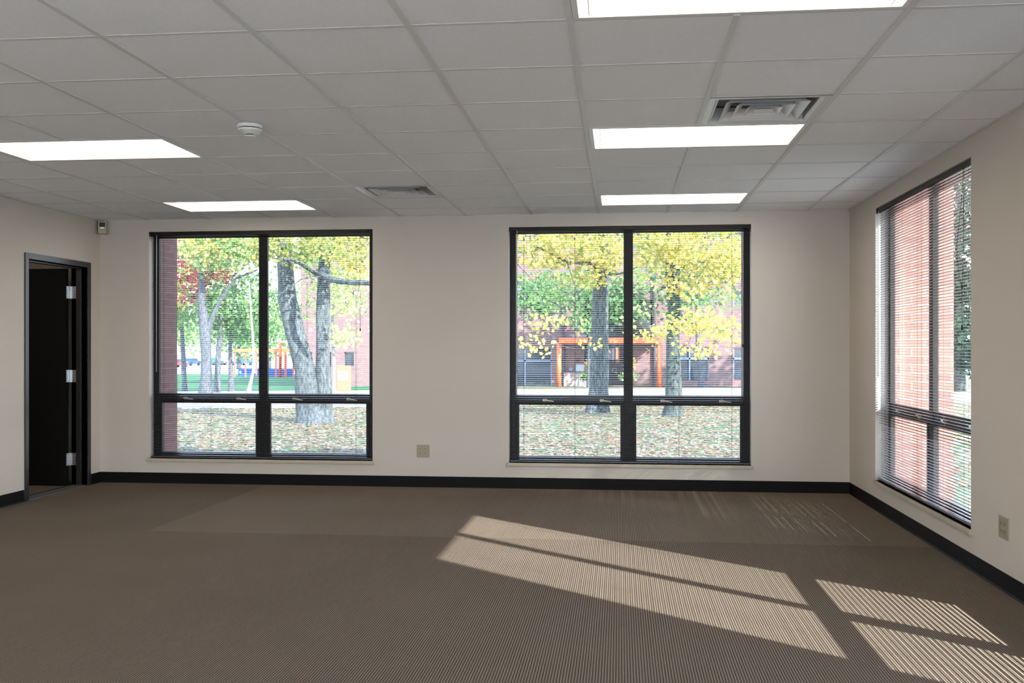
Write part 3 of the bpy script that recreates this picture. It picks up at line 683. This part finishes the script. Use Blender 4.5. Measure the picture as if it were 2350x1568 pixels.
# the farther row seen through the left window
def faint(label, x, yb, Y, stems, bk, blobs, size=.095, lf='leaf_green', name='maple_tree', **k):
    return tree(label, gp(x, yb, Y), [[(gp(s_[0][0], yb, Y)-Vector((0, 0, .1)), w1(s_[0][2]*1.5, Y))]+[P(px, py, Y, w1(wd, Y)) for px, py, wd in s_] for s_ in stems], bk, lf, blobs, size, name=name, **k)
faint('slim grey tree farther off, leftmost in the left window beside the brick pier', 424, 905, 40, [[(423, 880, 12), (421, 830, 11), (418, 780, 10), (415, 700, 8), (420, 560, 5)]], 'bark_mid',
      [(at(425, 725, 39.5), (1.0, 1.2, .55), 34, 11, .45, None), (at(415, 655, 38.5), (.7, 1.2, .9), 46, 11, .55, 'leaf_yellow'), (at(440, 560, 39), (1.6, 1.5, .9), 70, 11, .6, 'leaf_lime'), (at(470, 620, 38), (1.1, .8, .5), 34, 11, .4, 'leaf_red'), (at(470, 620, 38.3), (1.1, .8, .5), 34, 10, .5, 'leaf_yellow'), (at(500, 600, 38.3), (1.3, .8, .7), 40, 10, .8, 'leaf_lime'), (at(420, 600, 38), (.5, .8, .7), 18, 11, .3, 'leaf_red'), (at(460, 675, 38), (.8, .8, .3), 30, 11, .4, 'leaf_red'),
       (at(440, 400, 39), (2.5, 2, 1.5), 60, 11, .5, None)])
faint('stout pale grey tree on the far lawn left of the left window mullion', 471, 903, 36, [[(472, 870, 25), (473, 820, 24), (470, 760, 26), (464, 700, 20), (462, 640, 12), (455, 540, 7)], [(476, 770, 16), (484, 735, 12), (505, 690, 9), (540, 640, 6), (590, 620, 4)]], 'bark_mid',
      [(at(500, 580, 35.5), (1.5, 1.2, .8), 80, 12, .65, None), (at(480, 560, 35), (1.0, 1.2, .6), 40, 12, .5, 'leaf_yellow'), (at(560, 565, 35.5), (.9, 1.2, .7), 60, 12, .6, 'leaf_lime'), (at(520, 690, 37), (1.0, 1, .6), 42, 12, .35, None), (at(480, 420, 36), (2.5, 2, 1.3), 60, 12, .6, None)])
faint('slender forked grey tree on the far lawn, second from the mullion in the left window', 498, 903, 38, [[(499, 870, 13), (501, 820, 13), (505, 775, 14), (506, 740, 10), (500, 700, 6)]], 'bark_mid',
      [(at(510, 730, 38.5), (.9, 1.2, .5), 34, 12, .3, None), (at(575, 680, 38.5), (1.3, 1, .9), 66, 12, .25, None), (at(555, 740, 39), (1.3, 1, .55), 54, 12, .2, None)])
faint('thin grey tree standing in front of the orange play frame', 531, 903, 40, [[(531, 875, 12), (529, 830, 9), (528, 795, 9), (530, 740, 7), (540, 640, 4)]], 'bark_mid', [(at(560, 770, 42), (1.1, .8, .35), 34, 11, .2, None)])
faint('white leaning sapling trunk on the far lawn just left of the mullion', 568, 903, 36, [[(571, 895, 11), (577, 870, 7), (583, 845, 7), (581, 790, 6), (576, 720, 5), (572, 650, 3)]], 'bark_pale', [])
faint('slim white-barked tree left of the peach sign', 767, 903, 38, [[(766, 880, 8), (767, 830, 7), (762, 760, 8), (764, 700, 7), (766, 600, 5)]], 'bark_pale',
      [(at(790, 690, 37.6), (.5, .6, .5), 26, 11, .75, 'leaf_lime'), (at(785, 770, 37.6), (.45, .6, .3), 20, 11, .7, 'leaf_lime'), (at(780, 640, 38), (.8, .8, .5), 34, 11, .7, 'leaf_lime'), (at(835, 620, 38), (.7, .6, .5), 20, 11, .7, 'leaf_yellow')], size=.10)
faint('leaning grey tree in front of the lower right window of the brick building', 1612, 879, 54, [[(1610, 865, 13), (1606, 830, 10), (1602, 790, 10), (1600, 740, 8), (1598, 640, 5)]], 'bark_mid', [(at(1600, 650, 53), (2, 1, 1.4), 60, 10, .3, None), (at(1560, 560, 53), (4, 2, 2), 90, 10, .4, None)], size=.16)
# dark bushy growth by the building entrance
faint('dark green tree growing beside the entrance of the brick building', 1350, 882, 54.6, [[(1350, 850, 6), (1352, 760, 5), (1350, 690, 4)]], 'bark_dark', [(at(1350, 700, 54.2), (.7, .6, 1.5), 60, 10, .3, None), (at(1420, 690, 54.3), (1.2, .6, 1.1), 80, 10, .25, None), (at(1235, 680, 54.3), (1.4, .6, 1.2), 80, 10, .3, None)], size=.14)
far = [(548, 795, 132, 4.6, 3.6), (618, 790, 138, 4.8, 4), (470, 775, 170, 6, 5), (400, 782, 150, 5, 4), (692, 780, 146, 5, 5.5)]
FL = ['hazy far tree behind the left half of the orange play frame', 'hazy far tree behind the tall orange pipe of the play frame', 'hazy far tree beyond the parked cars', 'hazy far tree at the brick pier edge of the left window', 'hazy far tree beyond the leaning double trunk']
for (x, yy, Y, rx, rz), lb in zip(far, FL):
    c = at(x, yy, Y); g = gp(x, yy, Y)
    tree(lb, g, [[(g, .3), (Vector((g.x, g.y, c.z+2)), .2)]], 'bark_mid', 'leaf_green', [(Vector((c.x, c.y, c.z+rz*.6)), (rx, 3, rz), 90, 9, .5, None)], .40, name='far_tree')
# trees to the right, seen past the side window
c = gp(2200, 850, 46)
tree('dark evergreen seen through the near end of the right side window', c, [[(c, .3), (c+Vector((0, 0, 9)), .05)]], 'bark_dark', 'leaf_dark', [(c+Vector((0, 0, 3.2)), (3.0, 3, 2.4), 260, 12, .4, None), (c+Vector((0, 0, 6.4)), (2.2, 2.2, 2.2), 150, 12, .4, None), (c+Vector((1.8, 0, 9)), (2.6, 2, 1.8), 120, 12, .4, None)], .17, name='evergreen_tree')

# ---------------------------------------------------------------- brick building across the road
YF = 58.0
def fx0(px, py, Y=YF): p = at(px, py, Y); return p.x, p.z
def rect(x0, y0, x1, y1, Y=YF): a0, z1 = fx0(x0, y0, Y); b0, z0 = fx0(x1, y1, Y); return a0, b0, z0, z1
bo = (0, YF, zg(YF))
bd = thing('brick_building', 'long two-storey reddish brick building across the road, behind the trees', 'building', bo)
xl = at(828, 800, YF).x; ENT = rect(1341, 690, 1497, 886)
wins = [rect(1130, 645, 1266, 702), rect(1130, 799, 1266, 887), rect(1529, 670, 1627, 702), rect(1529, 798, 1627, 873), rect(1683, 668, 1790, 702), rect(1683, 798, 1790, 873), rect(1000, 645, 1090, 702), rect(1000, 799, 1090, 887)]
m = MB(); hz = [(a0, b0, z0, z1) for a0, b0, z0, z1 in wins]+[ENT]
m.wall('x', xl, 16, -1.4, 7.6, YF, YF+.4, hz); m.box(xl, 16, YF+2.2, YF+14, -1.4, 7.6); m.box(xl, xl+.4, YF+.4, YF+2.2, -1.4, 7.6); m.box(15.6, 16, YF+.4, YF+2.2, -1.4, 7.6)
m.box(xl, 16, YF+.4, YF+2.2, 7.3, 7.6)
m.build('brick_wall', 'far_brick', bd, off=bo)
MB().box(xl-.1, 16.1, YF-.1, YF+14, 7.6, 7.95).build('parapet', 'dark_trim', bd, off=bo)
for a0, b0, z0, z1 in wins:
    m = MB(); m.box(a0, b0, YF+.16, YF+.22, z0, z1)
    g = m.build('window', 'dark_glass', bd, off=bo); m = MB(); zm = z0+(z1-z0)*.66
    m.box(a0, b0, YF+.08, YF+.16, zm-.05, zm+.05); m.box(a0, a0+.06, YF+.08, YF+.16, z0, z1); m.box(b0-.06, b0, YF+.08, YF+.16, z0, z1)
    if b0-a0 > 1.5: m.box(a0+(b0-a0)*.55-.04, a0+(b0-a0)*.55+.04, YF+.08, YF+.16, z0, z1)
    m.build('glazing_bar', 'steel_blue', g, off=bo)
a0, b0, z0, z1 = rect(1130, 638, 1266, 644); MB().box(a0, b0, YF-.03, YF+.1, z0, z1).build('lintel', 'orange_red', bd, off=bo)
a0, b0, z0, z1 = rect(1295, 856, 1341, 888); MB().box(a0, b0, YF-.5, YF-.01, z0, z1).build('low_wall', 'pale_brick_base', bd, off=bo)
for x0, x1, yt, yb in ((1290, 1297, 640, 889), (1498, 1505, 620, 886)):
    a0, b0, z0, z1 = rect(x0, yt, x1, yb); MB().tube([((a0+b0)/2, YF-.1, z0), ((a0+b0)/2, YF-.1, z1)], (b0-a0)/2, 10).build('downspout', 'dark_trim', bd, off=bo)
a0, b0, z0, z1 = ENT
MB().box(a0, b0, YF+1.7, YF+1.8, z0, z1).build('entrance_glazing', 'dark_glass', bd, off=bo)
c0, d0, e0_, f0 = rect(1444, 790, 1497, 886); MB().box(c0, d0, YF, YF+.5, e0_, f0).build('entrance_side_wall', 'far_brick', bd, off=bo)
c0, d0, e0_, f0 = rect(1385, 795, 1430, 886, YF+1.6)
dd = MB().box(c0, d0, YF+1.6, YF+1.69, e0_, f0).build('entrance_door', 'dark_trim', bd, off=bo)
c0, d0, e0_, f0 = rect(1413, 798, 1422, 833, YF+1.55); MB().box(c0, d0, YF+1.56, YF+1.6, e0_, f0).build('door_light', 'sign_peach', dd, off=bo)
for x0 in (1396, 1406):
    c0, d0, e0_, f0 = rect(x0, 800, x0+1.3, 832, YF+1.55); MB().box(c0, d0, YF+1.57, YF+1.6, e0_, f0).build('pull_bar', 'steel_blue', dd, off=bo)
m = MB(); c0, d0, e0_, f0 = rect(1405, 845, 1415, 855, YF+1.55)
for q_ in ((c0, c0+.04, e0_, f0), (d0-.04, d0, e0_, f0), (c0, d0, e0_, e0_+.04), (c0, d0, f0-.04, f0)): m.box(q_[0], q_[1], YF+1.57, YF+1.6, q_[2], q_[3])
m.build('door_emblem', 'concrete', dd, off=bo)
c0, d0, e0_, f0 = rect(1306, 843, 1315, 853); MB().lathe([(.02, e0_), (.1, e0_+.05), (.12, f0-.05), (.03, f0)], ((c0+d0)/2, YF-.14, 0), 12).build('wall_lamp', 'steel_blue', bd, off=bo)
c0, d0, e0_, f0 = rect(1322, 822, 1330, 831); MB().box(c0, d0, YF-.08, YF, e0_, f0).build('wall_box', 'dark_trim', bd, off=bo)
# left wing, a little nearer
YW = 52.0; wo = (0, YW, zg(YW)); wx0, wx1 = at(690, 800, YW).x, at(829, 800, YW).x
wg = thing('brick_wing', 'nearer brick wing with narrow dark windows right of the leaning double trunk', 'building', wo)
ww = [rect(790, 668, 812, 702, YW), rect(790, 808, 812, 840, YW), rect(757, 808, 760, 842, YW), rect(710, 808, 716, 826, YW)]
m = MB().wall('x', wx0, wx1, -1.3, 7.2, YW, YW+.4, ww); m.box(wx0, wx1, YW+.8, YW+5.6, -1.3, 7.2); m.box(wx0, wx0+.3, YW+.4, YW+.8, -1.3, 7.2); m.box(wx1-.3, wx1, YW+.4, YW+.8, -1.3, 7.2)
m.build('brick_wall', 'far_brick', wg, off=wo)
MB().box(wx0-.1, wx1+.1, YW-.1, YW+5.65, 7.2, 7.5).build('parapet', 'dark_trim', wg, off=wo)
for a0, b0, z0, z1 in ww: MB().box(a0, b0, YW+.16, YW+.24, z0, z1).build('window', 'dark_glass', wg, off=wo)

# orange entrance canopy
YC = 55.5
co = tuple(gp(1400, 890, YC)); cn = thing('entrance_canopy', 'orange pipe canopy over the entrance of the brick building', 'canopy', co)
a0, b0, z0, z1 = rect(1282, 775, 1514, 789, YC)
MB().box(a0, b0, YC, YC+2.3, z0, z1).build('beam', 'orange_paint', cn, off=co, bevel=.05)
for x0, x1 in ((1277, 1288), (1508, 1519)):
    p_, q_, r_, s_ = rect(x0, 789, x1, 880, YC); MB().tube([((p_+q_)/2, YC+.15, zg(YC)-.05), ((p_+q_)/2, YC+.15, s_+.05)], (q_-p_)/2, 14).build('post', 'orange_paint', cn, smooth=True, off=co)
p_, q_, r_, s_ = rect(1313, 768, 1345, 774, YC); MB().box(p_, q_, YC+.3, YC+1.2, r_, s_).build('roof_unit', 'steel_blue', cn, off=co)

mbp = at(1331, 845, 54); mo = (mbp.x, 54, zg(54)); mb_ = thing('mailbox', 'dark grey mailbox on a slanted post before the entrance canopy', 'mailbox', mo)
MB().tube([(mbp.x-.10, 54, zg(54)-.02), (mbp.x, 54, mbp.z-.15)], .05, 8).build('post', 'mailbox_grey', mb_, off=mo)
m = MB(); p_, q_, r_, s_ = rect(1322, 837, 1340, 852, 54); n = 12
m.loft([[(x, 53.8, r_), (x, 54.2, r_), (x, 54.2, s_-.08), (x, 54.0, s_), (x, 53.8, s_-.08)] for x in (p_, q_)]).build('box', 'mailbox_grey', mb_, off=mo)

def planter(x0, x1, yt, yb, lab, cream):
    p_, q_, r_, s_ = rect(x0, yt, x1, yb, 55.2); r_ = zg(55.2)-.02; cx_ = (p_+q_)/2; oo = (cx_, 55.2, r_)
    t = thing('planter', lab, 'planter', oo); w_ = (q_-p_)/2
    MB().loft([[(cx_-w_*k, 55.2-w_*k, z), (cx_+w_*k, 55.2-w_*k, z), (cx_+w_*k, 55.2+w_*k, z), (cx_-w_*k, 55.2+w_*k, z)] for k, z in ((.8, r_), (1, s_), (.9, s_), (.85, s_-.05))]).build('pot', 'planter_stone', t, off=oo)
    pl = [(cx_+random.gauss(0, .22), 55.2+random.gauss(0, .2), s_+abs(random.gauss(.15, .18)), random.random()) for _ in range(260)]
    leaves('plant', pl, 'leaf_green', .08, t, off=oo)
    if cream:
        pl = [(cx_+.12+random.gauss(0, .15), 55.2+random.gauss(0, .15), s_+.75+random.gauss(0, .18), .95) for _ in range(260)]
        leaves('plume', pl, 'leaf_fallen', .07, t, off=oo)
planter(1337, 1357, 873, 888, 'stone planter with green leaves and cream plumes left of the entrance door', True)
planter(1434, 1452, 873, 888, 'stone planter with green leaves right of the entrance door', True)

# peach sign board on the far lawn
YS = 40; so_ = tuple(gp(787, 905, YS)); sg_ = thing('sign_board', 'peach-coloured sign board with a white panel beside the slim white-barked tree', 'sign', so_)
p_, q_, r_, s_ = rect(772, 840, 802, 905, YS)
MB().box(p_, q_, YS, YS+.25, zg(YS)-.02, s_).build('board', 'sign_peach', sg_, off=so_, bevel=.01)
a0, b0, z0, z1 = rect(776, 852, 797, 873, YS); MB().box(a0, b0, YS-.012, YS, z0, z1).build('panel', 'sign_white', sg_, off=so_)
m = MB()
for k in range(3): m.box(a0+.05, b0-.06-.05*k, YS-.016, YS-.012, z1-.10-.10*k, z1-.06-.10*k)
m.build('lettering_lines', 'sign_peach', sg_, off=so_)

# orange play frame and blue wall on the far lawn
YP = 74; po = tuple(gp(600, 870, YP)); pf = thing('play_frame', 'orange metal play frame with a tall bent pipe on the far lawn', 'play frame', po)
p_, q_, r_, s_ = rect(535, 801, 674, 808, YP); MB().box(p_, q_, YP, YP+.25, r_, s_).build('beam', 'orange_paint', pf, off=po)
for x0, wd in ((537, 4), (562, 4), (587, 4), (632, 4), (654, 6), (672, 4)):
    c_ = at(x0, 830, YP); MB().tube([(c_.x, YP+.12, zg(YP)-.02), (c_.x, YP+.12, at(x0, 804, YP).z)], wd/2*YP/F_PX, 8).build('post', 'orange_red', pf, off=po)
a_ = at(643, 787, YP-.4); b_ = at(655, 787, YP-.4); MB().tube([(a_.x, YP-.4, zg(YP)-.02), (a_.x, YP-.4, a_.z-.1), (a_.x+.1, YP-.4, a_.z), (b_.x, YP-.4, a_.z)], .12, 10).build('bent_pipe', 'orange_red', pf, off=po, smooth=True)
bw = MB(); p_, q_, r_, s_ = rect(547, 846, 672, 868, 76); bw.box(p_, q_, 76, 76.2, zg(76)-.02, s_); o = bw.build('blue_wall', 'blue_paint'); tag(o, 'low bright blue wall behind the orange play frame', 'wall')
for x0, x1 in ((549, 553), (584, 590)):
    a0, b0, z0, z1 = rect(x0, 851, x1, 858, 75.9); MB().box(a0, b0, 75.94, 76.0, z0, z1).build('white_panel', 'sign_white', o)

# parked cars far off
def car(paint):
    t = thing('parked_car'); L = 2.2; W_ = .88
    prof = [(-L, .35), (-L, .75), (-L+.35, .85), (-1.1, .92), (-.65, 1.38), (.55, 1.42), (1.15, .95), (L-.3, .85), (L, .65), (L, .35)]
    MB().loft([[(x, y, z) for x, z in prof] for y in (-W_, W_)]).build('body', paint, t, bevel=.05)
    g = [(-1.0, .95), (-.62, 1.33), (.52, 1.36), (1.02, .97)]
    MB().loft([[(x, y, z) for x, z in g] for y in (-W_-.01, W_+.01)]).build('side_window', 'dark_glass', t)
    for x in (-1.35, 1.35):
        for y in (-1, 1): MB().tube([(x, y*.68, .33), (x, y*.9, .33)], .33, 16).build('wheel', 'tyre', t)
    return t
for x, Yc, paint, rz, lb in ((438, 176, 'car_blue', 1.45, 'blue car parked right of the slim leftmost tree'), (404, 160, 'car_red', 1.3, 'red car half hidden by the brick pier'), (491, 182, 'car_teal', 1.4, 'dark teal car parked between the stout tree and the forked tree'),
                          (516, 188, 'car_silver', 1.5, 'silver car parked left of the orange play frame'), (556, 180, 'car_blue', 1.2, 'small blue car beyond the orange play frame posts')):
    t = car(paint); t.location = (at(x, 840, Yc).x, Yc, zg(Yc)); t.rotation_euler = (0, 0, rz); tag(t, lb, 'car', 'cars parked far beyond the lawn')
